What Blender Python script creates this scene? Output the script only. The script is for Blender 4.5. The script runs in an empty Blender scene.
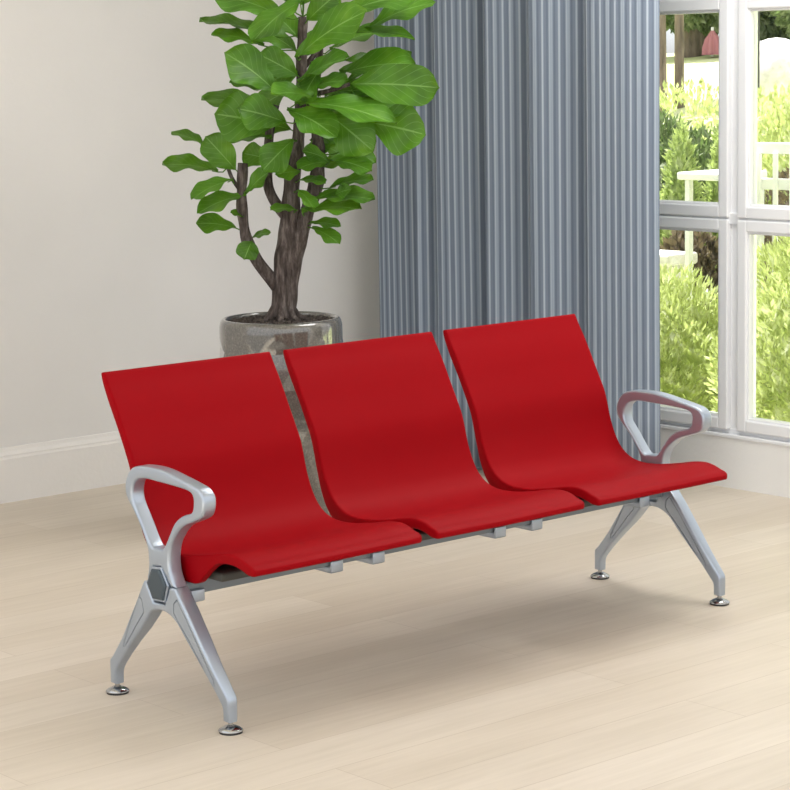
import bpy, bmesh, math, random
from mathutils import Vector, Matrix
random.seed(7)
S = bpy.context.scene
C = S.collection

# ------------------------------------------------------------------ camera
cam_data = bpy.data.cameras.new('camera'); cam = bpy.data.objects.new('camera', cam_data); C.objects.link(cam)
cam.matrix_world = Matrix(((0.750893, 0.105415, -0.651957, -2.998375),
                           (-0.660184, 0.093161, -0.745304, -4.030251),
                           (-0.017829, 0.990055, 0.139547, 1.534921),
                           (0, 0, 0, 1)))
cam_data.sensor_width = 36; cam_data.lens = 2211.85 * 36 / 790; cam_data.shift_y = -17.2 / 790
cam_data.clip_end = 300
S.camera = cam

# ------------------------------------------------------------------ world, sun, added overhead light, exposure
S.view_settings.view_transform = 'Standard'; S.view_settings.look = 'None'
S.view_settings.gamma = 1; S.view_settings.use_curve_mapping = False
S.view_settings.exposure = 0.0
wd = bpy.data.worlds.new('sky'); S.world = wd; wd.use_nodes = True
nt = wd.node_tree; nt.nodes.clear()
wo = nt.nodes.new('ShaderNodeOutputWorld'); bg = nt.nodes.new('ShaderNodeBackground')
tc = nt.nodes.new('ShaderNodeTexCoord'); sx = nt.nodes.new('ShaderNodeSeparateXYZ'); cr = nt.nodes.new('ShaderNodeValToRGB')
nt.links.new(tc.outputs['Generated'], sx.inputs[0]); nt.links.new(sx.outputs['Z'], cr.inputs[0])
cr.color_ramp.elements[0].position = 0.0; cr.color_ramp.elements[0].color = (0.50, 0.49, 0.47, 1)
cr.color_ramp.elements[1].position = 0.35; cr.color_ramp.elements[1].color = (1.0, 1.0, 1.0, 1)
e = cr.color_ramp.elements.new(0.02); e.color = (0.86, 0.89, 0.93, 1)
nt.links.new(cr.outputs[0], bg.inputs[0]); bg.inputs[1].default_value = 1.52
nt.links.new(bg.outputs[0], wo.inputs[0])
sd = bpy.data.lights.new('sun', 'SUN'); sd.energy = 13.0; sd.angle = math.radians(2); sd.color = (1, 0.97, 0.9)
sun = bpy.data.objects.new('sun', sd); C.objects.link(sun)
sun.rotation_euler = Vector((0.12, 0.75, 1.5)).to_track_quat('Z', 'Y').to_euler(); sun.location = (8, 8, 12)

def area(name, loc, target, sx_, sy_, power, col=(1, 1, 1)):
    d = bpy.data.lights.new(name, 'AREA'); d.shape = 'RECTANGLE'; d.size = sx_; d.size_y = sy_; d.energy = power; d.color = col
    o = bpy.data.objects.new(name, d); C.objects.link(o); o.location = loc
    o.rotation_euler = (Vector(loc) - Vector(target)).to_track_quat('Z', 'Y').to_euler()
    return o
area('added_overhead_soft', (2.1, 0.35, 2.7), (1.3, 0.3, 0), 1.5, 1.5, 58, (1, 0.995, 0.985))  # added soft lamp under the closed ceiling, no real fitting; shapes the bench shadow

# ------------------------------------------------------------------ material helpers
def mat(name, col, rough=0.5, metal=0.0, spec=0.5, coat=0.0):
    m = bpy.data.materials.new(name); m.use_nodes = True
    b = m.node_tree.nodes['Principled BSDF']
    b.inputs['Base Color'].default_value = (*col, 1); b.inputs['Roughness'].default_value = rough
    b.inputs['Metallic'].default_value = metal; b.inputs['Specular IOR Level'].default_value = spec
    b.inputs['Coat Weight'].default_value = coat
    return m
def N(m, t): return m.node_tree.nodes.new(t)
def K(m, a, b): m.node_tree.links.new(a, b)
def P(m): return m.node_tree.nodes['Principled BSDF']
def coords(m, scale=(1, 1, 1), kind='Object'):
    t = N(m, 'ShaderNodeTexCoord'); mp = N(m, 'ShaderNodeMapping'); mp.inputs['Scale'].default_value = scale
    K(m, t.outputs[kind], mp.inputs[0]); return mp.outputs[0]
def noise(m, vec, scale, detail=4, rough=0.55):
    n = N(m, 'ShaderNodeTexNoise'); n.inputs['Scale'].default_value = scale; n.inputs['Detail'].default_value = detail
    n.inputs['Roughness'].default_value = rough; K(m, vec, n.inputs['Vector']); return n.outputs['Fac']
def ramp(m, fac, stops):
    r = N(m, 'ShaderNodeValToRGB'); els = r.color_ramp.elements
    while len(els) < len(stops): els.new(0.5)
    for el, (p, c) in zip(els, stops): el.position = p; el.color = (*c, 1)
    K(m, fac, r.inputs[0]); return r.outputs[0]
def mixc(m, mode, fac, a, b):
    x = N(m, 'ShaderNodeMix'); x.data_type = 'RGBA'; x.blend_type = mode
    if isinstance(fac, (int, float)): x.inputs[0].default_value = fac
    else: K(m, fac, x.inputs[0])
    for i, v in ((6, a), (7, b)):
        if isinstance(v, tuple): x.inputs[i].default_value = (*v, 1)
        else: K(m, v, x.inputs[i])
    return x.outputs[2]
def bump(m, h, strength, dist=0.01):
    b = N(m, 'ShaderNodeBump'); b.inputs['Strength'].default_value = strength; b.inputs['Distance'].default_value = dist
    K(m, h, b.inputs['Height']); K(m, b.outputs[0], P(m).inputs['Normal'])
def mth(m, op, a, b=None):
    n = N(m, 'ShaderNodeMath'); n.operation = op
    for i, v in ((0, a), (1, b)):
        if v is None: continue
        if isinstance(v, (int, float)): n.inputs[i].default_value = v
        else: K(m, v, n.inputs[i])
    return n.outputs[0]

# walls: plaster with a fine uneven grain
def plaster(name, col):
    m = mat(name, col, 0.85, spec=0.2)
    v = coords(m); a = noise(m, v, 1.2, 3); b = noise(m, v, 60, 5)
    c1 = tuple(x * 0.955 for x in col); c2 = tuple(min(1, x * 1.03) for x in col)
    K(m, ramp(m, a, [(0.3, c1), (0.7, c2)]), P(m).inputs['Base Color']); bump(m, b, 0.25, 0.004)
    return m
M = {}
M['wall'] = plaster('warm_grey_plaster', (0.765, 0.755, 0.742))
M['wall_white'] = plaster('white_wall_paint', (0.87, 0.86, 0.84))
M['base'] = plaster('white_baseboard_paint', (0.82, 0.80, 0.775))
M['frame'] = mat('white_window_paint', (0.86, 0.87, 0.89), 0.4)
M['ceiling'] = mat('ceiling_paint', (0.85, 0.85, 0.84), 0.9)
# floor: pale oak planks running along the bench
m = M['floor'] = mat('pale_oak_planks', (0.6, 0.5, 0.4), 0.42, spec=0.42)
v = coords(m); br = N(m, 'ShaderNodeTexBrick'); K(m, v, br.inputs['Vector'])
br.inputs['Scale'].default_value = 1; br.inputs['Brick Width'].default_value = 1.5; br.inputs['Row Height'].default_value = 0.19
br.inputs['Mortar Size'].default_value = 0.0012; br.inputs['Mortar Smooth'].default_value = 0.3; br.offset = 0.37
br.inputs['Color1'].default_value = (0.60, 0.53, 0.44, 1); br.inputs['Color2'].default_value = (0.655, 0.59, 0.505, 1)
br.inputs['Mortar'].default_value = (0.50, 0.43, 0.35, 1)
g = noise(m, coords(m, (1.1, 22, 1)), 2.2, 8, 0.62); g2 = noise(m, coords(m, (0.6, 3.0, 1)), 1.6, 4)
grain = ramp(m, g, [(0.3, (0.92, 0.905, 0.885)), (0.7, (1.03, 1.025, 1.02))]); cloud = ramp(m, g2, [(0.3, (0.93, 0.92, 0.9)), (0.7, (1.05, 1.05, 1.05))])
K(m, mixc(m, 'MULTIPLY', 1.0, mixc(m, 'MULTIPLY', 1.0, br.outputs['Color'], grain), cloud), P(m).inputs['Base Color'])
bump(m, g, 0.06, 0.002)
# bench
m = M['red'] = mat('red_moulded_foam', (0.272, 0.0003, 0.0036), 0.6, spec=0.06)
bump(m, noise(m, coords(m), 350, 2), 0.05, 0.001)
M['silver'] = mat('silver_aluminium_paint', (0.40, 0.455, 0.53), 0.30, metal=0.64)
m = M['silver']; bump(m, noise(m, coords(m), 500, 2), 0.03, 0.0005)
M['beam'] = mat('grey_beam_paint', (0.19, 0.215, 0.24), 0.45, metal=0.2)
M['cap'] = mat('dark_slate_plastic', (0.045, 0.065, 0.08), 0.35)
M['chrome'] = mat('chrome', (0.42, 0.43, 0.44), 0.10, metal=1.0)
M['rubber'] = mat('black_rubber', (0.015, 0.015, 0.016), 0.5)
M['pan'] = mat('dark_underseat_plastic', (0.05, 0.05, 0.042), 0.6)
# curtain: blue-grey cloth with fine pale vertical stripes, u = length along the cloth
m = M['curtain'] = mat('striped_blue_grey_cloth', (0.2, 0.25, 0.32), 0.8, spec=0.15)
uv = N(m, 'ShaderNodeTexCoord').outputs['UV']; sp = N(m, 'ShaderNodeSeparateXYZ'); K(m, uv, sp.inputs[0])
w1 = mth(m, 'SINE', mth(m, 'MULTIPLY', sp.outputs[0], 2 * math.pi / 0.031))
w2 = mth(m, 'SINE', mth(m, 'MULTIPLY', sp.outputs[0], 2 * math.pi / 0.0125))
wv = mth(m, 'ADD', mth(m, 'MULTIPLY', w1, 0.36), mth(m, 'MULTIPLY', w2, 0.14)); wv = mth(m, 'ADD', wv, 0.5)
base_c = ramp(m, wv, [(0.0, (0.145, 0.182, 0.242)), (0.55, (0.205, 0.25, 0.32)), (0.82, (0.345, 0.405, 0.48)), (1.0, (0.43, 0.49, 0.565))])
K(m, base_c, P(m).inputs['Base Color']); bump(m, wv, 0.35, 0.004)
# plant
m = M['leaf'] = mat('fiddle_leaf_green', (0.06, 0.17, 0.012), 0.42, spec=0.45)
uv = N(m, 'ShaderNodeTexCoord').outputs['UV']; sp = N(m, 'ShaderNodeSeparateXYZ'); K(m, uv, sp.inputs[0])
au = mth(m, 'ABSOLUTE', mth(m, 'SUBTRACT', sp.outputs[0], 0.5))
mid = mth(m, 'LESS_THAN', au, 0.018)
ph = mth(m, 'SUBTRACT', mth(m, 'MULTIPLY', sp.outputs[1], 6.5), mth(m, 'MULTIPLY', au, 5.0))
vein = mth(m, 'LESS_THAN', mth(m, 'FRACT', ph), 0.075)
vv = mth(m, 'MAXIMUM', mid, mth(m, 'MULTIPLY', vein, 0.55))
nz = noise(m, coords(m), 9, 3)
gcol = ramp(m, nz, [(0.32, (0.040, 0.130, 0.009)), (0.55, (0.085, 0.245, 0.014)), (0.75, (0.165, 0.35, 0.028))])
K(m, mixc(m, 'MIX', vv, gcol, (0.22, 0.42, 0.10)), P(m).inputs['Base Color'])
P(m).inputs['Subsurface Weight'].default_value = 0.0
tr = N(m, 'ShaderNodeBsdfTranslucent'); tr.inputs[0].default_value = (0.18, 0.38, 0.015, 1)
mx = N(m, 'ShaderNodeMixShader'); mx.inputs[0].default_value = 0.28
K(m, P(m).outputs[0], mx.inputs[1]); K(m, tr.outputs[0], mx.inputs[2]); K(m, mx.outputs[0], m.node_tree.nodes['Material Output'].inputs[0])
m = M['bark'] = mat('grey_brown_bark', (0.1, 0.075, 0.06), 0.85, spec=0.2)
nb = noise(m, coords(m, (1, 1, 0.22)), 70, 6, 0.65)
K(m, ramp(m, nb, [(0.3, (0.028, 0.022, 0.02)), (0.5, (0.085, 0.068, 0.062)), (0.72, (0.22, 0.19, 0.175))]), P(m).inputs['Base Color']); bump(m, nb, 0.8, 0.006)
m = M['pot'] = mat('speckled_taupe_glaze', (0.12, 0.11, 0.10), 0.12, spec=0.8, coat=1.0)
ns = noise(m, coords(m), 160, 3, 0.7)
K(m, ramp(m, ns, [(0.35, (0.085, 0.08, 0.07)), (0.6, (0.13, 0.122, 0.108)), (0.8, (0.22, 0.21, 0.19))]), P(m).inputs['Base Color'])
m = M['soil'] = mat('dark_bark_mulch', (0.03, 0.024, 0.02), 0.9, spec=0.2)
ns = noise(m, coords(m), 45, 4, 0.7)
K(m, ramp(m, ns, [(0.35, (0.02, 0.016, 0.014)), (0.7, (0.14, 0.115, 0.10))]), P(m).inputs['Base Color'])
# garden
def foliage_mat(name, dark, mid_, light, trans):
    m = mat(name, mid_, 0.6, spec=0.25)
    nn = noise(m, coords(m), 16, 3)
    K(m, ramp(m, nn, [(0.3, dark), (0.5, mid_), (0.68, light)]), P(m).inputs['Base Color'])
    t = N(m, 'ShaderNodeBsdfTranslucent'); t.inputs[0].default_value = (*trans, 1)
    x = N(m, 'ShaderNodeMixShader'); x.inputs[0].default_value = 0.35
    K(m, P(m).outputs[0], x.inputs[1]); K(m, t.outputs[0], x.inputs[2]); K(m, x.outputs[0], m.node_tree.nodes['Material Output'].inputs[0])
    return m
M['lime'] = foliage_mat('lime_leaves', (0.24, 0.31, 0.09), (0.56, 0.62, 0.27), (0.90, 0.91, 0.74), (0.55, 0.62, 0.24))
M['conifer'] = foliage_mat('conifer_leaves', (0.16, 0.22, 0.08), (0.38, 0.46, 0.18), (0.68, 0.74, 0.44), (0.40, 0.5, 0.16))
M['darkleaf'] = foliage_mat('dark_hedge_leaves', (0.07, 0.10, 0.045), (0.16, 0.20, 0.10), (0.42, 0.46, 0.32), (0.12, 0.2, 0.05))
M['bronze'] = foliage_mat('bronze_leaves', (0.07, 0.055, 0.035), (0.16, 0.13, 0.09), (0.36, 0.28, 0.22), (0.15, 0.12, 0.06))
m = M['lawn'] = mat('sunlit_lawn', (0.5, 0.6, 0.2), 0.9, spec=0.1)
nn = noise(m, coords(m), 2.5, 6); K(m, ramp(m, nn, [(0.3, (0.55, 0.62, 0.26)), (0.7, (0.80, 0.84, 0.50))]), P(m).inputs['Base Color'])
m = M['stone'] = mat('bleached_stone', (0.8, 0.78, 0.74), 0.8); nn = noise(m, coords(m), 12, 5)
K(m, ramp(m, nn, [(0.35, (0.62, 0.58, 0.53)), (0.6, (0.82, 0.80, 0.77))]), P(m).inputs['Base Color'])
M['whitepaint'] = mat('white_outdoor_paint', (0.85, 0.85, 0.85), 0.6)
M['pink'] = mat('pink_cloth', (0.42, 0.17, 0.20), 0.8)
M['post'] = mat('black_post', (0.03, 0.03, 0.03), 0.5)
m = M['glass'] = bpy.data.materials.new('window_glass'); m.use_nodes = True; m.node_tree.nodes.remove(P(m))
t = N(m, 'ShaderNodeBsdfTransparent'); t.inputs[0].default_value = (0.97, 0.98, 0.98, 1)
gl = N(m, 'ShaderNodeBsdfGlossy'); gl.inputs['Roughness'].default_value = 0.02
fr = N(m, 'ShaderNodeFresnel'); fr.inputs[0].default_value = 1.35
x = N(m, 'ShaderNodeMixShader'); K(m, fr.outputs[0], x.inputs[0]); K(m, t.outputs[0], x.inputs[1]); K(m, gl.outputs[0], x.inputs[2])
K(m, x.outputs[0], m.node_tree.nodes['Material Output'].inputs[0])

# ------------------------------------------------------------------ object helpers
def obj(name, bm, m, parent=None, smooth=True, loc=None):
    me = bpy.data.meshes.new(name); bm.normal_update(); bm.to_mesh(me); bm.free()
    me.materials.append(m)
    if smooth: me.polygons.foreach_set('use_smooth', [True] * len(me.polygons))
    o = bpy.data.objects.new(name, me); C.objects.link(o)
    if parent: o.parent = parent
    if loc: o.location = loc
    return o
def sharp(o, deg=35):
    me = o.data; b = bmesh.new(); b.from_mesh(me); lim = math.radians(deg)
    for ed in b.edges:
        if len(ed.link_faces) == 2 and ed.calc_face_angle(0) > lim: ed.smooth = False
    b.to_mesh(me); b.free(); return o
def tag(o, label, cat, group=None, kind=None):
    o['label'] = label; o['category'] = cat
    if group: o['group'] = group
    if kind: o['kind'] = kind
    return o
def thing(name, label, cat, loc=(0, 0, 0), rz=0, group=None):
    o = bpy.data.objects.new(name, None); C.objects.link(o); o.location = loc; o.rotation_euler = (0, 0, rz)
    o.empty_display_size = 0.1
    return tag(o, label, cat, group)
def structure(o, label=None):
    o['kind'] = 'structure'
    if label: o['label'] = label
    return o
def box(bm, x0, x1, y0, y1, z0, z1, bev=0.0, seg=2):
    r = bmesh.ops.create_cube(bm, size=1)
    for v in r['verts']: v.co = Vector((x0 + (v.co.x + .5) * (x1 - x0), y0 + (v.co.y + .5) * (y1 - y0), z0 + (v.co.z + .5) * (z1 - z0)))
    if bev:
        ed = list({e for v in r['verts'] for e in v.link_edges})
        bmesh.ops.bevel(bm, geom=ed, offset=bev, segments=seg, profile=0.5, affect='EDGES')
def catmull(pts, n=6, closed=False):
    out = []; L = len(pts); rng = range(L) if closed else range(L - 1)
    for i in rng:
        if closed: p = [pts[(i + k - 1) % L] for k in range(4)]
        else: p = [pts[max(0, i - 1)], pts[i], pts[i + 1], pts[min(L - 1, i + 2)]]
        for k in range(n):
            t = k / n
            out.append(tuple(0.5 * (2 * b + (c - a) * t + (2 * a - 5 * b + 4 * c - d) * t * t + (3 * b - a - 3 * c + d) * t ** 3) for a, b, c, d in zip(*p)))
    if not closed: out.append(tuple(pts[-1]))
    return out
def tube(bm, pts, n=10, cap=True):
    """pts: (x, y, z, r) swept into a tube"""
    rings = []; prev = None
    for i, p in enumerate(pts):
        a = Vector(pts[max(0, i - 1)][:3]); b = Vector(pts[min(len(pts) - 1, i + 1)][:3]); d = (b - a).normalized()
        if prev is None: s = d.cross(Vector((0.3, 1, 0.1))).normalized()
        else: s = (prev - d * prev.dot(d)).normalized()
        prev = s; t = d.cross(s)
        rings.append([bm.verts.new(Vector(p[:3]) + (s * math.cos(k * 2 * math.pi / n) + t * math.sin(k * 2 * math.pi / n)) * p[3]) for k in range(n)])
    for a, b in zip(rings, rings[1:]):
        for k in range(n): bm.faces.new((a[k], a[(k + 1) % n], b[(k + 1) % n], b[k]))
    if cap: bm.faces.new(rings[0][::-1]); bm.faces.new(rings[-1])
def lathe(bm, prof, n=32, cx=0, cy=0):
    rings = []
    for r, z in prof:
        if r < 1e-6: rings.append([bm.verts.new((cx, cy, z))])
        else: rings.append([bm.verts.new((cx + r * math.cos(k * 2 * math.pi / n), cy + r * math.sin(k * 2 * math.pi / n), z)) for k in range(n)])
    for a, b in zip(rings, rings[1:]):
        for k in range(n):
            q = [a[k % len(a)], a[(k + 1) % n % len(a)], b[(k + 1) % n % len(b)], b[k % len(b)]]
            u = []
            for v in q:
                if v not in u: u.append(v)
            if len(u) > 2: bm.faces.new(u)
def inset_loop(pts, d):
    """offset a closed (y, z) loop towards its inside by d (sign follows orientation: ccw shrinks)"""
    L = len(pts); out = []
    for i in range(L):
        a = Vector(pts[i - 1]); b = Vector(pts[i]); c = Vector(pts[(i + 1) % L])
        t1 = (b - a).normalized(); t2 = (c - b).normalized(); n1 = Vector((-t1.y, t1.x)); n2 = Vector((-t2.y, t2.x))
        n = n1 + n2
        if n.length < 1e-6: n = n1
        n.normalize(); k = max(0.6, n.dot(n1)); out.append(tuple(b + n * (d / k)))
    return out
def ccw(pts):
    a = sum(pts[i - 1][0] * pts[i][1] - pts[i][0] * pts[i - 1][1] for i in range(len(pts)))
    return list(pts) if a > 0 else list(pts)[::-1]
def casting(outline, holes=(), recess=(), half=lambda z: 0.022, r=0.008, seg=4, depth=0.003):
    """a plate lying in the YZ plane with rounded rims, through holes and shallow recessed panels on both faces"""
    bm = bmesh.new(); loops = [ccw(outline)] + [ccw(h)[::-1] for h in holes]
    caps = {-1: [], 1: []}
    for L in loops:
        rows = []
        for s in (-1, 1):
            ks = range(seg + 1) if s == -1 else range(seg, -1, -1)
            for k in ks:
                a = (math.pi / 2) * k / seg
                pts = inset_loop(L, r * (1 - math.sin(a)))
                dx = r * (1 - math.cos(a))
                rows.append([bm.verts.new((s * (half(L[i][1]) - dx), y, z)) for i, (y, z) in enumerate(pts)])
        for a, b in zip(rows, rows[1:]):
            for i in range(len(L)):
                j = (i + 1) % len(L); bm.faces.new((a[i], a[j], b[j], b[i]))
        caps[-1].append(rows[0]); caps[1].append(rows[-1])
    for s in (-1, 1):
        edges = []
        for row in caps[s]:
            for i in range(len(row)): edges.append(bm.edges.get((row[i], row[(i + 1) % len(row)])))
        for R in recess:
            R = ccw(R); lv = []
            for ins, dz in ((0.0, 0.0), (0.0003, depth), (0.0020, depth), (0.0023, 0.0003)):
                lv.append([bm.verts.new((s * (half(z) - dz), y, z)) for y, z in inset_loop(R, ins)])
            for i in range(len(R)):
                j = (i + 1) % len(R)
                for a, b in zip(lv, lv[1:]): bm.faces.new((a[i], a[j], b[j], b[i]))
                edges.append(bm.edges.get((lv[0][i], lv[0][j])))
            bm.faces.new(lv[-1])
        bmesh.ops.triangle_fill(bm, use_beauty=True, use_dissolve=False, edges=edges)
    bmesh.ops.recalc_face_normals(bm, faces=bm.faces)
    return bm
LEAVES = [((-0.065,0.05,0.976),(-0.089,0.1,0.922),0.069),((-0.119,0.01,1.017),(-0.249,0.02,1.04),0.056),((-0.069,0.025,0.984),(-0.002,0.05,1.005),0.02),((-0.08,0.03,1.054),(-0.133,0.06,1.073),0.017),((-0.081,0.04,1.126),(-0.239,0.08,1.076),0.053),((-0.121,0.05,1.177),(-0.255,0.1,1.123),0.046),((-0.173,0.0,1.201),(-0.356,0.0,1.234),0.05),((-0.212,-0.025,1.283),(-0.328,-0.05,1.336),0.03),((-0.112,0.03,1.208),(-0.207,0.06,1.324),0.092),((0.003,-0.025,1.236),(-0.093,-0.05,1.263),0.073),((0.078,0.07,1.303),(-0.021,0.14,1.215),0.086),((-0.077,0.04,1.133),(0.002,0.08,1.208),0.046),((0.098,0.05,1.199),(0.019,0.1,1.196),0.046),((0.085,0.05,1.075),(-0.0,0.1,1.083),0.023),((0.02,0.05,1.352),(-0.173,0.1,1.399),0.132),((0.026,0.01,1.393),(-0.22,0.02,1.443),0.053),((0.054,0.08,1.362),(-0.094,0.16,1.418),0.099),((0.008,0.025,1.31),(-0.128,0.05,1.3),0.026),((0.154,0.1,1.438),(0.015,0.2,1.457),0.05),((0.063,0.1,1.401),(0.224,0.2,1.321),0.086),((0.088,0.09,1.423),(0.416,0.18,1.358),0.066),((0.2,0.04,1.436),(0.443,0.08,1.387),0.086),((0.316,0.06,1.357),(0.509,0.12,1.323),0.139),((0.187,0.05,1.391),(0.34,0.1,1.268),0.119),((0.267,0.07,1.48),(0.556,0.14,1.475),0.125),((0.249,-0.025,1.486),(0.47,-0.05,1.586),0.066),((0.234,0.025,1.513),(0.481,0.05,1.547),0.086),((0.102,0.075,1.486),(0.27,0.15,1.572),0.046),((0.137,0.05,1.469),(0.264,0.1,1.493),0.046),((0.167,0.01,1.446),(0.379,0.02,1.452),0.066),((0.096,0.1,1.566),(0.331,0.2,1.718),0.099),((0.23,0.025,1.638),(0.479,0.05,1.623),0.036),((0.321,0.01,1.652),(0.55,0.02,1.744),0.066),((0.232,0.04,1.698),(0.514,0.08,1.768),0.079),((0.135,0.05,1.687),(0.241,0.1,1.779),0.092),((0.054,0.025,1.699),(-0.178,0.05,1.782),0.092),((0.002,0.0,1.639),(-0.221,0.0,1.694),0.036),((0.125,0.09,1.75),(-0.039,0.18,1.625),0.073),((0.095,0.0,1.586),(-0.046,0.0,1.672),0.066),((-0.01,0.025,1.607),(-0.179,0.05,1.651),0.04),((0.027,0.07,1.459),(-0.132,0.14,1.595),0.106),((0.098,0.025,1.509),(-0.029,0.05,1.588),0.086),((0.039,0.04,1.471),(-0.123,0.08,1.494),0.053),((0.101,0.015,1.521),(-0.013,0.03,1.491),0.079),((0.189,0.04,1.236),(0.107,0.08,1.271),0.043),((0.196,0.06,1.23),(0.091,0.12,1.215),0.043),((0.196,0.05,1.236),(0.333,0.1,1.203),0.056),((0.245,0.025,1.266),(0.346,0.05,1.227),0.043),((0.194,0.03,1.144),(0.338,0.06,1.172),0.033),((0.134,0.04,1.106),(0.341,0.08,1.111),0.043),((0.101,0.05,1.068),(0.298,0.1,1.081),0.043),((0.091,0.07,1.141),(0.144,0.14,1.086),0.036),((0.126,0.03,1.031),(0.228,0.06,1.021),0.03),((0.132,0.04,1.015),(0.224,0.08,0.967),0.04),((0.097,0.05,1.173),(0.183,0.1,1.164),0.026),((0.088,-0.04,1.349),(0.245,-0.08,1.368),0.086),((0.13,-0.06,1.37),(0.335,-0.12,1.425),0.086),((0.099,-0.05,1.43),(0.227,-0.1,1.295),0.079),((0.07,-0.06,1.332),(-0.071,-0.12,1.366),0.086),((0.067,-0.06,1.463),(-0.054,-0.12,1.399),0.079),((0.102,-0.06,1.554),(0.201,-0.12,1.657),0.073),((0.104,-0.05,1.625),(0.005,-0.1,1.725),0.073),((0.129,-0.04,1.299),(0.259,-0.08,1.229),0.053),((0.201,-0.05,1.591),(0.366,-0.1,1.653),0.046),((0.113,-0.025,1.267),(0.195,-0.05,1.297),0.053),((0.17,0.05,1.527),(0.105,0.1,1.416),0.066),((0.25,-0.05,1.557),(0.43,-0.1,1.505),0.066),((0.144,-0.03,1.201),(0.259,-0.06,1.237),0.043),((0.21,0.05,1.122),(0.267,0.1,1.146),0.04),((0.12,0.05,1.735),(0.212,0.1,1.874),0.092),((0.11,0.025,1.752),(-0.008,0.05,1.88),0.086),((0.119,0.0,1.768),(0.113,0.0,1.928),0.086),((0.173,-0.025,1.752),(0.344,-0.05,1.863),0.086),((0.074,-0.04,1.738),(-0.105,-0.08,1.856),0.079)]
BRANCHES = {'trunk': [(0.028, 0.0, 0.702, 0.0446), (0.029, 0.0, 0.759, 0.038), (0.031, 0.0, 0.825, 0.0356), (0.039, 0.0, 0.908, 0.0347), (0.051, 0.0, 0.99, 0.033), (0.063, 0.0, 1.089, 0.0297), (0.069, 0.0, 1.171, 0.0264), (0.087, 0.0, 1.268, 0.0231), (0.1, 0.0, 1.366, 0.0198), (0.105, 0.0, 1.463, 0.0182), (0.112, 0.02, 1.592, 0.0165), (0.118, 0.02, 1.698, 0.0149)], 'b1': [(0.037, -0.01, 0.714, 0.033), (0.05, -0.01, 0.824, 0.0314), (0.076, 0.0, 0.94, 0.0297), (0.112, 0.0, 1.055, 0.0248), (0.146, -0.02, 1.152, 0.0248), (0.155, -0.03, 1.233, 0.0231), (0.153, -0.04, 1.331, 0.0198), (0.139, -0.04, 1.429, 0.0165), (0.161, -0.04, 1.527, 0.0132), (0.177, -0.04, 1.656, 0.0099)], 'b2': [(0.02, 0.0, 0.809, 0.0231), (-0.03, 0.02, 0.878, 0.0205), (-0.067, 0.03, 0.939, 0.0198), (-0.088, 0.03, 1.005, 0.0182), (-0.096, 0.03, 1.093, 0.0175), (-0.093, 0.03, 1.175, 0.0172), (-0.089, 0.03, 1.23, 0.0165)], 'b3': [(0.053, 0.0, 1.046, 0.0215), (0.011, 0.0, 1.1, 0.0182), (-0.01, 0.0, 1.156, 0.0165), (-0.009, -0.02, 1.237, 0.0165), (-0.001, -0.03, 1.334, 0.0149), (0.021, -0.03, 1.415, 0.0116)], 'b4': [(0.1, 0.0, 1.521, 0.0099), (0.137, 0.0, 1.559, 0.0086), (0.171, 0.0, 1.607, 0.0073), (0.165, 0.0, 1.662, 0.0066)], 'b5': [(-0.094, 0.03, 1.133, 0.0073), (-0.123, 0.02, 1.175, 0.0066), (-0.143, 0.0, 1.223, 0.0059)], 'b6': [(0.109, 0.02, 1.447, 0.0099), (0.185, 0.04, 1.456, 0.0079), (0.267, 0.07, 1.48, 0.0059)]}

# ------------------------------------------------------------------ the room
WX, WY = 3.095, 2.813
def slab(name, *a):
    bm = bmesh.new(); box(bm, *a[:6]); return structure(obj(name, bm, a[6], smooth=False))
slab('floor', -5, 3.25, -6, 2.96, -0.12, 0, M['floor'])
slab('ceiling', -1.2, 3.25, -2.0, 2.96, 2.8, 2.9, M['ceiling'])
slab('wall_back', -3.5, WX, WY, WY + 0.15, 0, 2.8, M['wall'])
ZT, ZB, YA, YB = 1.80, 0.196, -2.05, 2.36     # window opening
bm = bmesh.new()
box(bm, WX, WX + 0.15, -3.5, WY + 0.15, 0, ZB); box(bm, WX, WX + 0.15, -3.5, WY + 0.15, ZT, 2.8)
box(bm, WX, WX + 0.15, YB, WY + 0.15, ZB, ZT); box(bm, WX, WX + 0.15, -3.5, YA, ZB, ZT)
structure(obj('wall_right', bm, M['wall_white'], smooth=False))
# baseboard on the back wall: tall board with a small stepped cap
bm = bmesh.new(); prof = [(0, 0), (-0.016, 0), (-0.016, 0.158), (-0.013, 0.166), (-0.013, 0.172), (-0.006, 0.186), (-0.004, 0.198), (0, 0.200)]
ra = [bm.verts.new((-3.5, WY + y, z)) for y, z in prof]; rb = [bm.verts.new((WX, WY + y, z)) for y, z in prof]
for i in range(len(prof) - 1): bm.faces.new((ra[i], ra[i + 1], rb[i + 1], rb[i]))
bm.faces.new(ra[::-1]); bm.faces.new(rb); bmesh.ops.recalc_face_normals(bm, faces=bm.faces)
structure(obj('baseboard_back', bm, M['base'], smooth=False))

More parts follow.
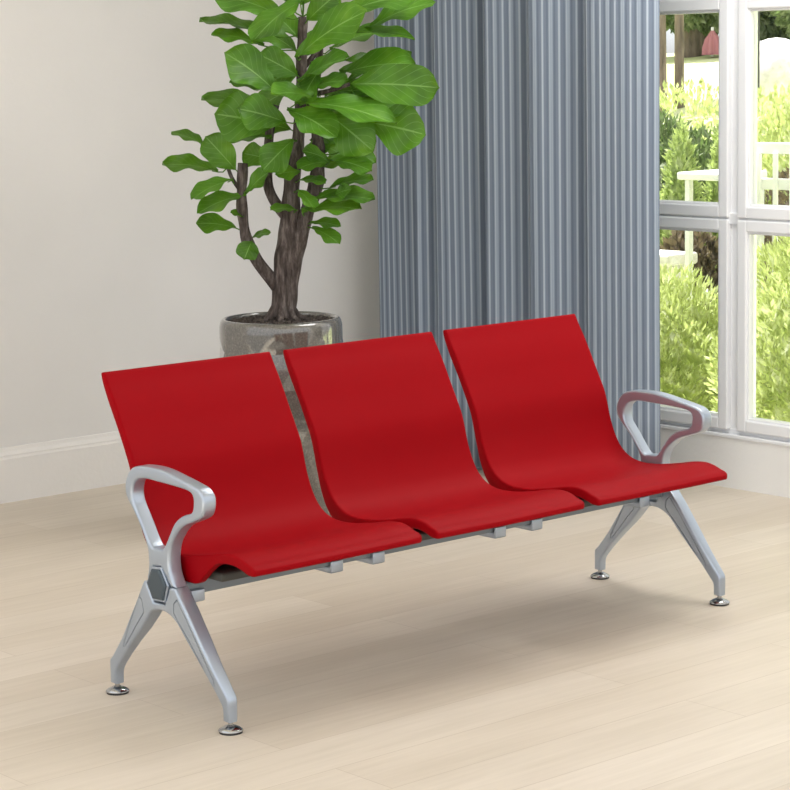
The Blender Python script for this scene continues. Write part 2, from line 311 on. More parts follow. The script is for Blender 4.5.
# window: outer frame, posts, casements with their own rails and panes
def frame_ring(bm, x0, x1, y0, y1, z0, z1, w, bev=0.004):
    box(bm, x0, x1, y0, y0 + w, z0, z1, bev); box(bm, x0, x1, y1 - w, y1, z0, z1, bev)
    box(bm, x0, x1, y0 + w * 0.98, y1 - w * 0.98, z0, z0 + w, bev); box(bm, x0, x1, y0 + w * 0.98, y1 - w * 0.98, z1 - w, z1, bev)
win = bpy.data.objects.new('window_1', None); C.objects.link(win); win.location = (WX, 0, 0); structure(win, 'white timber window of many casements overlooking the garden')
posts = [2.34, 1.715, 1.098, 0.48, -0.14, -0.76, -1.38, -2.0]
bm = bmesh.new()
box(bm, 0.02, 0.11, YA, YB, ZB, 0.216, 0.003); box(bm, 0.02, 0.11, YA, YB, 1.745, ZT, 0.003)
box(bm, 0.012, 0.10, YA, YB, 0.955, 0.995, 0.002)
for y in posts: box(bm, 0.022, 0.105, y - 0.024, y + 0.024, 0.2, 1.78, 0.003)
obj('window_frame', bm, M['frame'], win, False)
bm = bmesh.new(); box(bm, -0.005, 0.03, YA - 0.01, YB + 0.01, 0.184, 0.1965, 0.002, 2); obj('window_sill', bm, M['frame'], win, False)
for a, b in zip(posts, posts[1:]):
    for z0, z1 in ((0.212, 0.972), (0.978, 1.752)):
        cas = bpy.data.objects.new('casement', None); C.objects.link(cas); cas.parent = win
        bm = bmesh.new(); frame_ring(bm, 0.0, 0.062, b + 0.022, a - 0.022, z0, z1, 0.042, 0.005)
        frame_ring(bm, 0.008, 0.05, b + 0.06, a - 0.06, z0 + 0.038, z1 - 0.038, 0.012, 0.003)
        obj('casement_frame', bm, M['frame'], cas, False)
        bm = bmesh.new(); box(bm, 0.028, 0.032, b + 0.068, a - 0.068, z0 + 0.046, z1 - 0.046); obj('glass_pane', bm, M['glass'], cas, False)

# ------------------------------------------------------------------ curtain
ctl = [(2.725, 2.60), (2.70, 2.56), (2.70, 2.46), (2.735, 2.34), (2.83, 2.27), (2.83, 2.235), (2.70, 2.262), (2.645, 2.278),
       (2.640, 2.255), (2.69, 2.20), (2.715, 2.17), (2.70, 2.148), (2.655, 2.158), (2.630, 2.145), (2.645, 2.06), (2.70, 1.965), (2.83, 1.90), (2.85, 1.855), (2.73, 1.868), (2.65, 1.886),
       (2.630, 1.868), (2.655, 1.80), (2.72, 1.72), (2.84, 1.665), (2.86, 1.625), (2.73, 1.637), (2.65, 1.655), (2.632, 1.637),
       (2.655, 1.57), (2.725, 1.47), (2.85, 1.41), (2.87, 1.355), (2.74, 1.366), (2.665, 1.388), (2.645, 1.368), (2.655, 1.28), (2.67, 1.20), (2.69, 1.14), (2.715, 1.10)]
path = catmull(ctl, 9); bm = bmesh.new(); uvl = bm.loops.layers.uv.new('UVMap'); s = 0; cum = [0]
for a, b in zip(path, path[1:]): s += math.dist(a, b); cum.append(s)
zs = [0.012, 0.3, 0.7, 1.1, 1.6, 2.2, 2.74]; grid = []
for j, z in enumerate(zs):
    row = []
    for i, (x, y) in enumerate(path):
        k = 0.006 * math.sin(cum[i] * 7 + z * 1.7) * (1 - z / 3)
        row.append(bm.verts.new((x + k, y + 0.4 * k, z)))
    grid.append(row)
for j in range(len(zs) - 1):
    for i in range(len(path) - 1):
        f = bm.faces.new((grid[j][i], grid[j][i + 1], grid[j + 1][i + 1], grid[j + 1][i]))
        for lp, (a, b) in zip(f.loops, ((i, j), (i + 1, j), (i + 1, j + 1), (i, j + 1))): lp[uvl].uv = (cum[a], zs[b])
cur = obj('curtain', bm, M['curtain']); so = cur.modifiers.new('cloth', 'SOLIDIFY'); so.thickness = 0.003
tag(cur, 'floor length blue grey striped curtain hanging in deep folds beside the window', 'curtain')
rod = bpy.data.objects.new('curtain_track', None)
bm = bmesh.new(); box(bm, 2.69, 2.75, 0.9, 2.75, 2.74, 2.8, 0.004)
tag(obj('curtain_track', bm, M['frame'], smooth=False), 'white ceiling track above the striped curtain', 'curtain track')

# ------------------------------------------------------------------ bench
L = 1.74; S0, SW, PITCH = 0.028, 0.525, 0.5745
bench = thing('waiting_bench', 'three seat waiting bench, red moulded seats on a beam with silver armrests and legs', 'bench')
def mm(*p): return [(a / 1000, b / 1000) for a, b in p]
arm_out = catmull(mm((293, 327), (287, 352), (286, 378), (291, 403), (315, 447), (346, 485), (371, 515), (374, 546), (357, 577), (326, 593), (269, 598), (217, 596), (156, 586), (102, 576), (72, 568), (55, 551), (54, 526), (66, 504), (98, 489), (145, 470), (176, 442), (194, 415), (201, 380), (197, 352), (187, 332)), 4) \
        + mm((178, 3175 / 10), (200, 317), (202, 322), (236, 360), (266, 357), (291, 318))
arm_hole = catmull(mm((250, 404), (268, 404), (287, 425), (317, 470), (342, 508), (343, 538), (327, 559), (291, 567), (234, 566), (172, 564), (118, 560), (99, 551), (96, 532), (105, 510), (142, 497), (174, 475), (199, 440), (219, 411), (232, 404)), 4, True)
arm_panel = catmull(mm((285, 398), (262, 386), (240, 384), (218, 390), (206, 398)), 4)
leg_out = mm((291, 316), (307, 315)) + mm((325, 287), (342, 259), (372, 214), (417, 151), (462, 99)) + catmull(mm((475, 88), (477, 78), (477, 60)), 3) + mm((477, 26), (454, 26)) \
        + catmull(mm((453, 50), (450, 62), (439, 78)), 3) + mm((412, 108), (374, 147)) + catmull(mm((330, 188), (300, 220), (279, 243), (247, 252), (211, 250), (175, 232), (142, 197)), 4) \
        + mm((96, 150), (58, 112)) + catmull(mm((26, 76), (14, 62), (11, 50)), 3) + mm((11, 26), (-12, 26)) + catmull(mm((-13, 60), (-13, 78), (-9, 88)), 3) \
        + mm((41, 146), (91, 210), (138, 271), (176, 316), (200, 316), (205, 303), (222, 270), (269, 268), (292, 304))
def half_leg(z):
    t = min(1, max(0, (z - 0.085) / 0.14)); return 0.0145 + 0.0065 * t
rec_rear = mm((327, 276), (316, 268), (308, 236), (345, 196), (400, 134), (410, 131), (404, 146), (366, 212))
rec_front = mm((170, 292), (184, 280), (186, 256), (174, 242), (131, 200), (94, 158), (46, 104), (37, 104), (40, 120), (88, 188), (132, 248))
hexo = [(0.2475 + (y - 0.248) * 0.9, 0.3165 + (z - 0.3145) * 0.93) for y, z in mm((268, 351), (234, 354), (207, 316), (222, 277), (267, 275), (291, 312))]
for fx, outer in ((-0.003, -1), (L, 1)):
    arm = obj('armrest', casting(arm_out, [arm_hole], [], lambda z: 0.0195, 0.007, 5), M['silver'], bench, loc=(fx, 0, 0)); sharp(arm, 50)
    if outer > 0:
        for v in arm.data.vertices:
            k = max(0, min(1, (v.co.z - 0.40) / 0.1)); v.co.y = 0.245 + (v.co.y - 0.245) * (1 + 0.05 * k); v.co.z -= 0.010 * k
    bm = bmesh.new(); rings = []      # six sided collar round the hub
    for x, ins in ((0.0, -0.0062), (0.0198, -0.0062), (0.0212, -0.0048), (0.0212, 0.0)):
        rings.append([bm.verts.new((outer * x, y, z)) for y, z in inset_loop(ccw(hexo), ins)])
    for a, b in zip(rings, rings[1:]):
        for i in range(6): bm.faces.new((a[i], a[(i + 1) % 6], b[(i + 1) % 6], b[i]))
    bm.faces.new(rings[0]); bm.faces.new(rings[-1]); bmesh.ops.recalc_face_normals(bm, faces=bm.faces)
    obj('hub_collar', bm, M['silver'], bench, False, (fx, 0, 0))
    leg = obj('leg_frame', casting(leg_out, [], [rec_rear, rec_front], half_leg, 0.006, 4, 0.004), M['silver'], bench, loc=(fx, 0, 0)); sharp(leg, 50)
    bm = bmesh.new(); rings = []
    for x, ins in ((0.0, 0.0), (0.0235, 0.0), (0.0255, 0.0015), (0.027, 0.007)):
        rings.append([bm.verts.new((outer * x, y, z)) for y, z in inset_loop(ccw(hexo), ins - 0.001)])
    for a, b in zip(rings, rings[1:]):
        for i in range(6): bm.faces.new((a[i], a[(i + 1) % 6], b[(i + 1) % 6], b[i]))
    bm.faces.new(rings[0]); bm.faces.new(rings[-1]); bmesh.ops.recalc_face_normals(bm, faces=bm.faces)
    cp = obj('beam_end_cap', bm, M['cap'], bench, False, (fx, 0, 0)); cp['label'] = 'dark slate hexagonal cap'
    for fy in (-0.001, 0.466):
        bm = bmesh.new(); lathe(bm, [(0, 0.05), (0.0062, 0.05), (0.0062, 0.019), (0.009, 0.018), (0.009, 0.0145), (0.0, 0.0145)], 18)
        ft = obj('levelling_foot', bm, M['chrome'], bench, loc=(fx, fy, 0)); sharp(ft)
        bm = bmesh.new(); lathe(bm, [(0.006, 0.0175), (0.012, 0.0165), (0.022, 0.012), (0.0285, 0.0075), (0.0295, 0.005), (0.028, 0.0042), (0, 0.0042)], 32)
        dome = obj('foot_dome', bm, M['chrome'], ft)
        bm = bmesh.new(); lathe(bm, [(0, 0.0052), (0.0272, 0.0052), (0.0276, 0.0), (0, 0.0)], 32)
        sharp(obj('rubber_pad', bm, M['rubber'], ft))['label'] = 'black rubber pad'
bm = bmesh.new(); box(bm, 0.012, L - 0.012, 0.20, 0.28, 0.286, 0.3205, 0.004, 3)
obj('beam', bm, M['beam'], bench)['label'] = 'dark grey steel beam'

top = mm((529, 797), (523, 795), (508, 768), (487, 735), (464, 693), (450, 666), (424, 618), (407, 585), (395, 550), (386, 515), (376, 485), (360, 450), (338, 420), (305, 397), (260, 386), (200, 387), (150, 394), (105, 402), (60, 411), (18, 415), (-15, 410), (-37, 402), (-53, 397), (-63, 391), (-66, 388))
bot = mm((534, 796), (537, 790), (531, 770), (512, 730), (490, 692), (473, 662), (447, 612), (427, 568), (418, 536), (409, 500), (400, 474), (386, 440), (362, 400), (325, 374), (268, 362), (200, 362), (150, 369), (105, 377), (62, 385), (20, 389), (-15, 386), (-36, 378), (-52, 374), (-62, 375), (-66, 378))
lobe = mm((534, 796), (537, 790), (531, 770), (512, 730), (490, 692), (473, 662), (447, 612), (427, 568), (418, 536), (409, 500), (402, 474), (392, 440), (372, 398), (340, 362), (290, 326), (212, 321.5), (160, 323), (122, 353), (78, 383), (22, 389), (-15, 383), (-36, 376), (-52, 374), (-62, 375), (-66, 378))
T = catmull(top, 4); B = catmull(bot, 4); Lb = catmull(lobe, 4)
def seat_mesh():
    bm = bmesh.new(); w = SW
    # stations across: x, edge rounding 0..1 (1 = full), blend to lobe, dish
    st = []
    for x in (0.0, 0.0007, 0.0025, 0.005, 0.008, 0.014, 0.020, 0.026, 0.05, 0.09, 0.14, 0.20): st.append(x)
    st = st + [w / 2] + [w - x for x in reversed(st)]
    R = 0.005; rows_t, rows_b = [], []
    for x in st:
        e = min(x, w - x); rd = R - math.sqrt(max(0, R * R - (R - min(e, R)) ** 2)) if e < R else 0.0
        lb = 1.0 if e <= 0.020 else max(0.0, 1 - (e - 0.020) / 0.006)
        c = 1 - (2 * (x - w / 2) / w) ** 2
        rt, rb = [], []
        for i in range(len(T)):
            ty, tz = T[i]; by = B[i][0] * (1 - lb) + Lb[i][0] * lb; bz = B[i][1] * (1 - lb) + Lb[i][1] * lb
            d = Vector((ty - by, tz - bz)); ln = d.length or 1e-6; d /= ln; k = min(rd, ln * 0.45)
            s_ = i / (len(T) - 1)
            dish = 0.010 * c * math.sin(math.pi * min(1, max(0, s_))) ** 1.2
            tt = Vector((ty, tz)) - d * (k + dish * 0.9); bb = Vector((by, bz)) + d * k
            if lb < 1: bb = bb - d * dish * 0.9 * (1 - lb)
            f_ = max(0.0, (i / (len(T) - 1) - 0.93) / 0.07) ** 2      # front corners rounded in plan
            xx = x + f_ * (0.006 * max(0, 1 - x / 0.10) - 0.017 * max(0, 1 - (w - x) / 0.10))
            rt.append(bm.verts.new((xx, tt.x, tt.y))); rb.append(bm.verts.new((xx, bb.x, bb.y)))
        rows_t.append(rt); rows_b.append(rb)
    n = len(T)
    for a, b in zip(rows_t, rows_t[1:]):
        for i in range(n - 1): bm.faces.new((a[i], b[i], b[i + 1], a[i + 1]))
    for a, b in zip(rows_b, rows_b[1:]):
        for i in range(n - 1): bm.faces.new((a[i], a[i + 1], b[i + 1], b[i]))
    for t, b in ((rows_t[0], rows_b[0]), (rows_t[-1], rows_b[-1])):
        for i in range(n - 1): bm.faces.new((t[i], t[i + 1], b[i + 1], b[i]))
    for i in (0, n - 1):
        for k in range(len(st) - 1): bm.faces.new((rows_t[k][i], rows_t[k + 1][i], rows_b[k + 1][i], rows_b[k][i]))
    bmesh.ops.recalc_face_normals(bm, faces=bm.faces)
    return bm
def seat_kit(x):
    s = obj('seat_shell', seat_mesh(), M['red'], bench, loc=(x, 0, 0)); sharp(s, 60)
    bm = bmesh.new(); box(bm, 0.03, SW - 0.03, 0.10, 0.31, 0.330, 0.352, 0.006, 2)
    obj('under_seat_plate', bm, M['pan'], s)['label'] = 'dark plate under the seat'
    for bx in (0.006, SW - 0.084):
        bm = bmesh.new(); box(bm, bx, bx + 0.040, 0.190, 0.199, 0.270, 0.300, 0.003, 3)
        box(bm, bx, bx + 0.040, 0.192, 0.288, 0.268, 0.2862, 0.004, 2); box(bm, bx, bx + 0.040, 0.281, 0.290, 0.272, 0.325, 0.003, 2)
        obj('seat_clamp', bm, M['silver'], s)['label'] = 'silver clamp holding the seat to the beam'
for i in range(3): seat_kit(S0 + i * PITCH)

# ------------------------------------------------------------------ potted fiddle leaf fig
YAW = 0.7187
pb = Vector((1.513, 1.697, 0)); rv = Vector((math.cos(YAW), -math.sin(YAW), 0)); nv = Vector((-math.sin(YAW), -math.cos(YAW), 0))
plant = thing('potted_fiddle_leaf_fig', 'tall fiddle leaf fig in a faceted taupe glazed pot behind the red bench', 'potted plant', pb)
bm = bmesh.new()   # faceted pot with a smooth rounded rim
n = 9; levels = [(0.178, 0.0, 0), (0.200, 0.14, 0.5), (0.210, 0.33, 0), (0.214, 0.50, 0.5), (0.209, 0.618, 0)]
rings = [[bm.verts.new((r * math.cos(2 * math.pi * (k + o + 0.22) / n), r * math.sin(2 * math.pi * (k + o + 0.22) / n), z)) for k in range(n)] for r, z, o in levels]
bm.faces.new(rings[0][::-1])
for (a, la), (b, lb) in zip(zip(rings, levels), list(zip(rings, levels))[1:]):
    for k in range(n):
        j = (k + 1) % n
        if lb[2]: bm.faces.new((a[k], a[j], b[k])); bm.faces.new((a[j], b[j], b[k]))
        else: bm.faces.new((a[k], b[j], b[k])); bm.faces.new((a[k], a[j], b[j]))
for f in bm.faces: f.smooth = False
flat = set(bm.faces)
K3 = 72; prof = [(0.2045, 0.655), (0.2045, 0.675), (0.2035, 0.695), (0.200, 0.708), (0.194, 0.7165), (0.187, 0.718), (0.183, 0.714), (0.181, 0.706), (0.180, 0.660), (0.176, 0.60)]
rr = [[bm.verts.new((r * math.cos(2 * math.pi * k / K3), r * math.sin(2 * math.pi * k / K3), z)) for k in range(K3)] for r, z in prof]
for a, b in zip(rr, rr[1:]):
    for k in range(K3): bm.faces.new((a[k], a[(k + 1) % K3], b[(k + 1) % K3], b[k])).smooth = True
eds = [bm.edges.get((rings[-1][k], rings[-1][(k + 1) % n])) for k in range(n)] + [bm.edges.get((rr[0][k], rr[0][(k + 1) % K3])) for k in range(K3)]
bmesh.ops.bridge_loops(bm, edges=eds)
bmesh.ops.recalc_face_normals(bm, faces=bm.faces)
smooth_faces = [f.smooth for f in bm.faces]
po = obj('pot', bm, M['pot'], plant, False); po.data.polygons.foreach_set('use_smooth', smooth_faces)
po['label'] = 'faceted glossy taupe pot with rounded rim'
bm = bmesh.new(); rows = []
for i in range(9):
    r = 0.179 * i / 8
    rows.append([bm.verts.new((r * math.cos(2 * math.pi * k / 40), r * math.sin(2 * math.pi * k / 40), 0.700 + 0.014 * math.exp(-(r / 0.07) ** 2) + random.uniform(-.003, .003))) for k in range(40)] if i else [bm.verts.new((0, 0, 0.714))])
for k in range(40): bm.faces.new((rows[0][0], rows[1][k], rows[1][(k + 1) % 40]))
for a, b in zip(rows[1:], rows[2:]):
    for k in range(40): bm.faces.new((a[k], b[k], b[(k + 1) % 40], a[(k + 1) % 40]))
for k in range(650):   # bark chips
    r = 0.165 * math.sqrt(random.random()); a = random.uniform(0, 6.28); l = random.uniform(.010, .024)
    q = bmesh.ops.create_cube(bm, size=1); mt = Matrix.Translation((r * math.cos(a), r * math.sin(a), 0.706 + 0.016 * math.exp(-(r / 0.07) ** 2))) @ Matrix.Rotation(random.uniform(0, 6.28), 4, 'Z') @ Matrix.Rotation(random.uniform(-.5, .5), 4, 'Y') @ Matrix.Diagonal((l, l * .4, l * .3, 1))
    bmesh.ops.transform(bm, matrix=mt, verts=q['verts'])
obj('bark_mulch', bm, M['soil'], plant, False)
def loc3(q): return rv * (q[0] - 0.02) + nv * q[1] + Vector((0, 0, q[2]))
WOOD = []
for name, pts in BRANCHES.items():
    pp = catmull([(*loc3(q), q[3]) for q in pts], 5)
    WOOD += [Vector(q[:3]) for q in pp if q[2] > 0.95]
    bm = bmesh.new(); tube(bm, pp, 16)
    for v in bm.verts:
        v.co += Vector((math.sin(v.co.z * 61 + v.co.x * 90), math.cos(v.co.z * 47 + v.co.y * 80), 0)) * (0.0016 if name in ('trunk', 'b1', 'b2') else 0.0005)
    if name == 'trunk':   # root flare
        for k in range(7):
            a = k * 0.9 + 0.3; c = loc3(pts[0]); dx = Vector((math.cos(a), math.sin(a), 0))
            tube(bm, [(*(c + dx * 0.03 + Vector((0, 0, 0.05))), 0.012), (*(c + dx * 0.05 + Vector((0, 0, 0.02))), 0.011), (*(c + dx * 0.08 + Vector((0, 0, 0.004))), 0.006)], 8)
    obj('trunk' if name == 'trunk' else 'branch', bm, M['bark'], plant)
bm = bmesh.new(); uvl = bm.loops.layers.uv.new('UVMap')
VIEW = Vector((0.652, 0.745, -0.139))
def leaf(b, t, wvis, rnd):
    b = loc3(b); t = loc3(t); ax = t - b; ln = ax.length; ax.normalize()
    side = ax.cross(-VIEW).normalized()                 # across, as seen
    real = max(wvis, min(0.62 * ln, 0.13)); th = math.acos(min(1, wvis / real)) * 0.93
    up = side.cross(ax).normalized()
    if up.dot(-VIEW) < 0: up = -up
    # turn about the long axis so that the upper side keeps facing up
    c1 = side * math.cos(th) + up * math.sin(th); c2 = side * math.cos(th) - up * math.sin(th)
    n1 = c1.cross(ax); n1 *= (1 if n1.dot(-VIEW) > 0 else -1); n2 = c2.cross(ax); n2 *= (1 if n2.dot(-VIEW) > 0 else -1)
    sd, nn = (c1, n1) if n1.z > n2.z else (c2, n2)
    nn.normalize(); NU, NV = 8, 16; g = []
    petiole = 0.06; k1 = rnd.uniform(0, 6); dr = rnd.uniform(0.05, 0.12) * ln; cup = rnd.uniform(0.10, 0.22)
    for j in range(NV + 1):
        v = j / NV
        wd_ = (math.sin(math.pi * min(1, v) ** 1.55) ** 0.60) if 0 < v < 1 else 0.0
        wd_ *= 1.06 - 0.11 * math.sin(v * 10 + k1)
        row = []
        for i in range(NU + 1):
            u = i / NU * 2 - 1
            off = cup * abs(u) ** 1.3 * real * 0.45 + 0.05 * real * math.sin(v * 15 + k1 + 3 * u) * abs(u)
            p = b + ax * (v * ln) + sd * (u * wd_ * real * 0.5) + nn * (off + 0.06 * ln * math.sin(math.pi * v)) - Vector((0, 0, dr * v * v * 0.4))
            row.append(bm.verts.new(p))
        g.append(row)
    for j in range(NV):
        for i in range(NU):
            f = bm.faces.new((g[j][i], g[j][i + 1], g[j + 1][i + 1], g[j + 1][i]))
            for lp, (a, c) in zip(f.loops, ((i, j), (i + 1, j), (i + 1, j + 1), (i, j + 1))): lp[uvl].uv = (a / NU, c / NV)
    near = min(WOOD, key=lambda q: (q - b).length)
    if (near - b).length < 0.22 and b.z > 0.9:
        mid_ = (near + b) * 0.5 - Vector((0, 0, 0.008)); tube(bm, [(*near, 0.0026), (*mid_, 0.0023), (*b, 0.0021), (*(b + ax * 0.02), 0.0015)], 6)
    else: tube(bm, [(*(b - ax * 0.035 - Vector((0, 0, 0.006))), 0.0022), (*b, 0.0022), (*(b + ax * 0.02), 0.0015)], 6)
rnd = random.Random(3)
for b, t, w in LEAVES: leaf(b, t, w * 1.10, rnd)
bmesh.ops.remove_doubles(bm, verts=bm.verts, dist=1e-5)
obj('foliage', bm, M['leaf'], plant)

# ------------------------------------------------------------------ garden beyond the glass
def gz(x, y):   # the lawn climbs away from the house
    t = min(1, max(0, (x - 6.5) / 9)); return -0.1 + 1.72 * t * t * (3 - 2 * t)
bm = bmesh.new(); xs = [3.25, 4, 5, 6, 7, 8, 9, 10, 11, 12, 13, 14, 15, 16, 20, 26]; ys = [-3 + 2.5 * k for k in range(14)]
g = [[bm.verts.new((x, y, gz(x, y))) for y in ys] for x in xs]
for i in range(len(xs) - 1):
    for j in range(len(ys) - 1): bm.faces.new((g[i][j], g[i + 1][j], g[i + 1][j + 1], g[i][j + 1]))
tag(obj('garden_lawn', bm, M['lawn']), 'sunlit lawn sloping up outside the window', 'lawn', kind='structure')
def leafy(name, label, cat, m, where, count, size, blade=0.4, core=None, seed=1, group=None):
    """many small leaves set over a body given by where(rnd) -> (point, outward)"""
    rn = random.Random(seed); bm = bmesh.new()
    for _ in range(count):
        p, o = where(rn); d = (o * rn.uniform(0.2, 1) + Vector((rn.uniform(-.8, .8), rn.uniform(-.8, .8), rn.uniform(0.1, 1.3)))).normalized()
        s = d.cross(Vector((rn.uniform(-1, 1), rn.uniform(-1, 1), rn.uniform(-1, 1)))).normalized(); l = size * rn.uniform(0.6, 1.4); w = l * blade * 0.5
        a = bm.verts.new(p); b = bm.verts.new(p + d * l * .5 + s * w); c = bm.verts.new(p + d * l); e_ = bm.verts.new(p + d * l * .5 - s * w)
        bm.faces.new((a, b, c, e_))
    if core: core(bm)
    o = obj(name, bm, m, smooth=False); return tag(o, label, cat, group)
def blob_where(c, r, zmin):
    c = Vector(c)
    def f(rn):
        while 1:
            d = Vector((rn.gauss(0, 1), rn.gauss(0, 1), rn.gauss(0, 1))).normalized(); k = rn.uniform(0.86, 1.0) + 0.06 * math.sin(d.x * 9 + d.z * 7) + 0.05 * math.sin(d.y * 11)
            p = c + Vector((d.x * r[0], d.y * r[1], d.z * r[2])) * k
            if p.z > zmin: return p, d
    return f
def blob_core(c, r, zmin, k=0.76):
    def f(bm):
        q = bmesh.ops.create_icosphere(bm, subdivisions=3, radius=1)
        for v in q['verts']: v.co = Vector((c[0] + v.co.x * r[0] * k, c[1] + v.co.y * r[1] * k, max(zmin, c[2] + v.co.z * r[2] * k)))
    return f
def shrub(name, label, cat, m, c, r, zmin, count, size, blade=.4, seed=1, group=None):
    return leafy(name, label, cat, m, blob_where(c, r, zmin), count, size, blade, blob_core(c, r, zmin), seed, group)
def cone_shrub(label, x, y, z0, z1, r, count, seed, group):
    def w(rn):
        t = 1 - math.sqrt(rn.random()); a = rn.uniform(0, 2 * math.pi); d = Vector((math.cos(a), math.sin(a), 0.4))
        rr_ = r * (1 - t) ** 0.85 * rn.uniform(0.85, 1.05) * (1 + 0.08 * math.sin(5 * a + t * 12)); return Vector((x + d.x * rr_, y + d.y * rr_, z0 + (z1 - z0) * t)), d
    def core(bm):
        lathe(bm, [(0, z0), (r * .86, z0), (r * .70, z0 + (z1 - z0) * .3), (r * .42, z0 + (z1 - z0) * .6), (0, z0 + (z1 - z0) * .93)], 16, x, y)
    return leafy('conical_conifer', label, 'conifer', M['conifer'], w, count, 0.05, .35, core, seed, group)
shrub('lime_shrub', 'feathery lime green shrub pressing up close outside the left lower pane', 'shrub', M['lime'], (4.1, 2.44, 0.08), (0.42, 0.49, 0.56), -0.1, 15000, 0.042, .28, 1)
shrub('lime_shrub', 'taller lime green shrub outside the right lower pane', 'shrub', M['lime'], (4.15, 1.36, 0.2), (0.5, 0.53, 0.74), -0.1, 18000, 0.042, .30, 2)
cone_shrub('pale green conical conifer nearest the curtain', 5.48, 3.44, -0.1, 1.24, 0.23, 6000, 3, 'conical conifers outside the window')
cone_shrub('pale green conical conifer close to the middle window post', 5.97, 3.58, -0.1, 1.27, 0.19, 6000, 4, 'conical conifers outside the window')
shrub('dark_hedge', 'dark green hedge behind the two conical conifers', 'hedge', M['darkleaf'], (7.2, 5.0, 0.36), (0.5, 0.75, 0.76), gz(7.2, 0), 9000, 0.06, .4, 5)
shrub('lime_hedge', 'sunlit lime hedge beyond the white fence in the right pane', 'hedge', M['lime'], (6.65, 3.45, 0.5), (0.45, 0.62, 0.86), gz(6.6, 0), 10000, 0.06, .4, 6)
shrub('bright_hedge', 'bright yellow green hedge running behind the dark hedge', 'hedge', M['lime'], (8.7, 6.1, 0.66), (0.6, 1.8, 0.66), gz(8.6, 0), 9000, 0.06, .4, 16)
shrub('bronze_shrub', 'bronze brown shrub behind the lime shrub in the left lower pane', 'shrub', M['bronze'], (5.04, 3.0, 0.25), (0.14, 0.25, 0.46), -0.1, 4500, 0.05, .4, 7)
# white stone slab lying on a low base, left lower pane
bm = bmesh.new(); box(bm, 4.64, 4.80, 2.78, 3.10, -0.1, 0.60, 0.01); box(bm, 4.62, 4.82, 2.75, 3.13, 0.60, 0.655, 0.012)
tag(obj('stone_block', bm, M['stone'], smooth=False), 'bleached white stone block beside the bronze shrub', 'stone block')
# white garden fence
fence = thing('garden_fence', 'white picket fence crossing the right upper pane', 'fence', (4.85, 2.0, -0.1))
for z in (1.08, 1.24):
    bm = bmesh.new(); box(bm, -0.02, 0.02, -0.5, 0.42, z - .025, z + .025, 0.004); obj('rail', bm, M['whitepaint'], fence, False)
for k in range(10):
    y = -0.46 + k * 0.094
    bm = bmesh.new(); box(bm, -0.034, -0.018, y, y + 0.022, 0.0, 1.22, 0.003); obj('picket', bm, M['whitepaint'], fence, False)
shrub('bronze_shrub', 'bronze brown shrub tangled behind the white picket fence', 'shrub', M['bronze'], (5.25, 2.35, 0.62), (0.22, 0.40, 0.48), -0.1, 3500, 0.04, .4, 8)
# white table beside the conifers
table = thing('garden_table', 'small white garden table beside the conical conifers', 'table', (4.78, 2.56, -0.1))
bm = bmesh.new(); box(bm, -0.16, 0.16, -0.12, 0.15, 1.10, 1.135, 0.008, 2); obj('table_top', bm, M['whitepaint'], table, False)
for sx_ in (-1, 1):
    for sy_ in (-1, 1):
        bm = bmesh.new(); box(bm, sx_ * .13 - .014, sx_ * .13 + .014, sy_ * .10 - .014, sy_ * .10 + .014, 0, 1.10, 0.003); obj('leg', bm, M['whitepaint'], table, False)
# far: path, trees, parasol
bm = bmesh.new(); box(bm, 10.0, 11.6, 7.9, 9.6, gz(10.8, 0) - 0.2, gz(11.6, 0) + 0.02, 0.02)
tag(obj('stone_terrace', bm, M['stone'], smooth=False), 'pale paved terrace at the foot of the tree trunks', 'terrace')
M['treebark'] = mat('brown_tree_bark', (0.2, 0.15, 0.12), 0.9); m = M['treebark']; nb = noise(m, coords(m, (1, 1, .15)), 14, 5)
K(m, ramp(m, nb, [(0.3, (0.09, 0.07, 0.055)), (0.7, (0.36, 0.28, 0.23))]), P(m).inputs['Base Color'])
def far_tree(label, x, y, r, top, crown, mcrown, seed, lean=0.0):
    t = thing('garden_tree', label, 'tree', (x, y, gz(x, y)), 0, 'trees at the far side of the lawn')
    bm = bmesh.new(); tube(bm, [(0, 0, -0.05, r * 1.25), (0, 0, 0.15, r), (lean * .5, lean * .5, top * .5, r * .9), (lean, lean, top, r * .6)], 14); obj('trunk', bm, M['treebark'], t)
    if crown:
        w = blob_where((lean, lean, top + crown * .55), (crown, crown, crown * .8), 0.2); rn = random.Random(seed); bm = bmesh.new()
        for _ in range(2600):
            p, d0 = w(rn); d = (d0 + Vector((rn.uniform(-1, 1), rn.uniform(-1, 1), rn.uniform(-1, 1)))).normalized(); s_ = d.cross(Vector((rn.random(), rn.random(), rn.random()))).normalized(); l = .16
            bm.faces.new([bm.verts.new(q) for q in (p, p + d * l * .5 + s_ * l * .25, p + d * l, p + d * l * .5 - s_ * l * .25)])
        obj('crown', bm, mcrown, t, False)
    return t
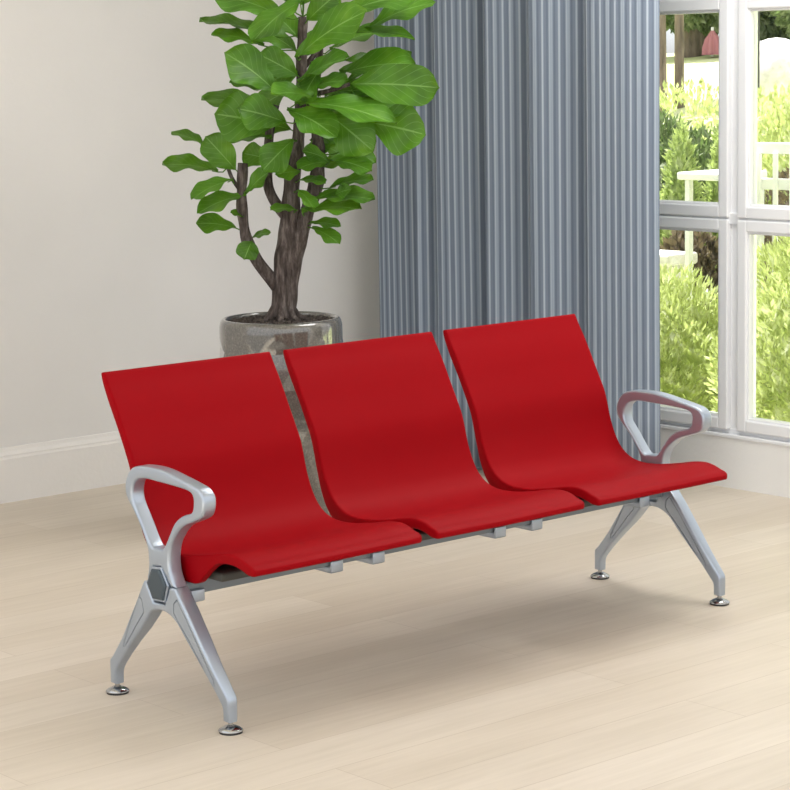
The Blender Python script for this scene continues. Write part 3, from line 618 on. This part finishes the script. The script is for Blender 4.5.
far_tree('thick brown tree trunk nearest the curtain edge', 12.0, 9.45, 0.075, 1.6, 0.9, M['darkleaf'], 21)
far_tree('darker slim tree trunk right of the thick one', 12.3, 9.47, 0.045, 2.2, 0, M['darkleaf'], 22)
far_tree('shadowy tree with low dark crown behind the trunks', 14.8, 11.5, 0.12, 0.45, 0.5, M['darkleaf'], 23)
far_tree('light green leafy tree above the pink parasol', 15.6, 12.05, 0.08, 0.4, 0.42, M['conifer'], 24)
far_tree('dark tree seen over the white dome', 15.5, 11.0, 0.10, 0.3, 0.45, M['darkleaf'], 25)
far_tree('grey green tree at the right end of the far lawn', 15.2, 10.15, 0.09, 0.3, 0.4, M['darkleaf'], 26)
par = thing('garden_parasol', 'folded pink parasol on the far lawn', 'parasol', (14.6, 11.05, gz(14.6, 0)))
bm = bmesh.new(); lathe(bm, [(0, 0), (0.015, 0), (0.015, 0.30), (0, 0.30)], 10); obj('pole', bm, M['whitepaint'], par)
bm = bmesh.new(); ring = []
for z, r in ((0.02, 0.10), (0.10, 0.095), (0.18, 0.07), (0.24, 0.03), (0.27, 0.012)):
    ring.append([bm.verts.new((r * (1 + .18 * math.cos(7 * a)) * math.cos(a), r * (1 + .18 * math.cos(7 * a)) * math.sin(a), z)) for a in [k * 2 * math.pi / 56 for k in range(56)]])
for a, b in zip(ring, ring[1:]):
    for k in range(56): bm.faces.new((a[k], a[(k + 1) % 56], b[(k + 1) % 56], b[k]))
obj('canopy', bm, M['pink'], par)
bm = bmesh.new(); q = bmesh.ops.create_uvsphere(bm, u_segments=32, v_segments=16, radius=1)
for v in q['verts']: v.co = Vector((10.6 + v.co.x * .34, 6.98 + v.co.y * .34, max(gz(10.6, 0) - .02, 1.30 + v.co.z * .40)))
tag(obj('rounded_boulder', bm, M['stone']), 'rounded white boulder on the lawn in the upper right pane', 'boulder')
bm = bmesh.new(); box(bm, 10.1, 10.125, 6.75, 6.775, gz(10.3, 0), 2.3, 0.004)
tag(obj('garden_post', bm, M['post'], smooth=False), 'slim black post beside the rounded white boulder', 'post')
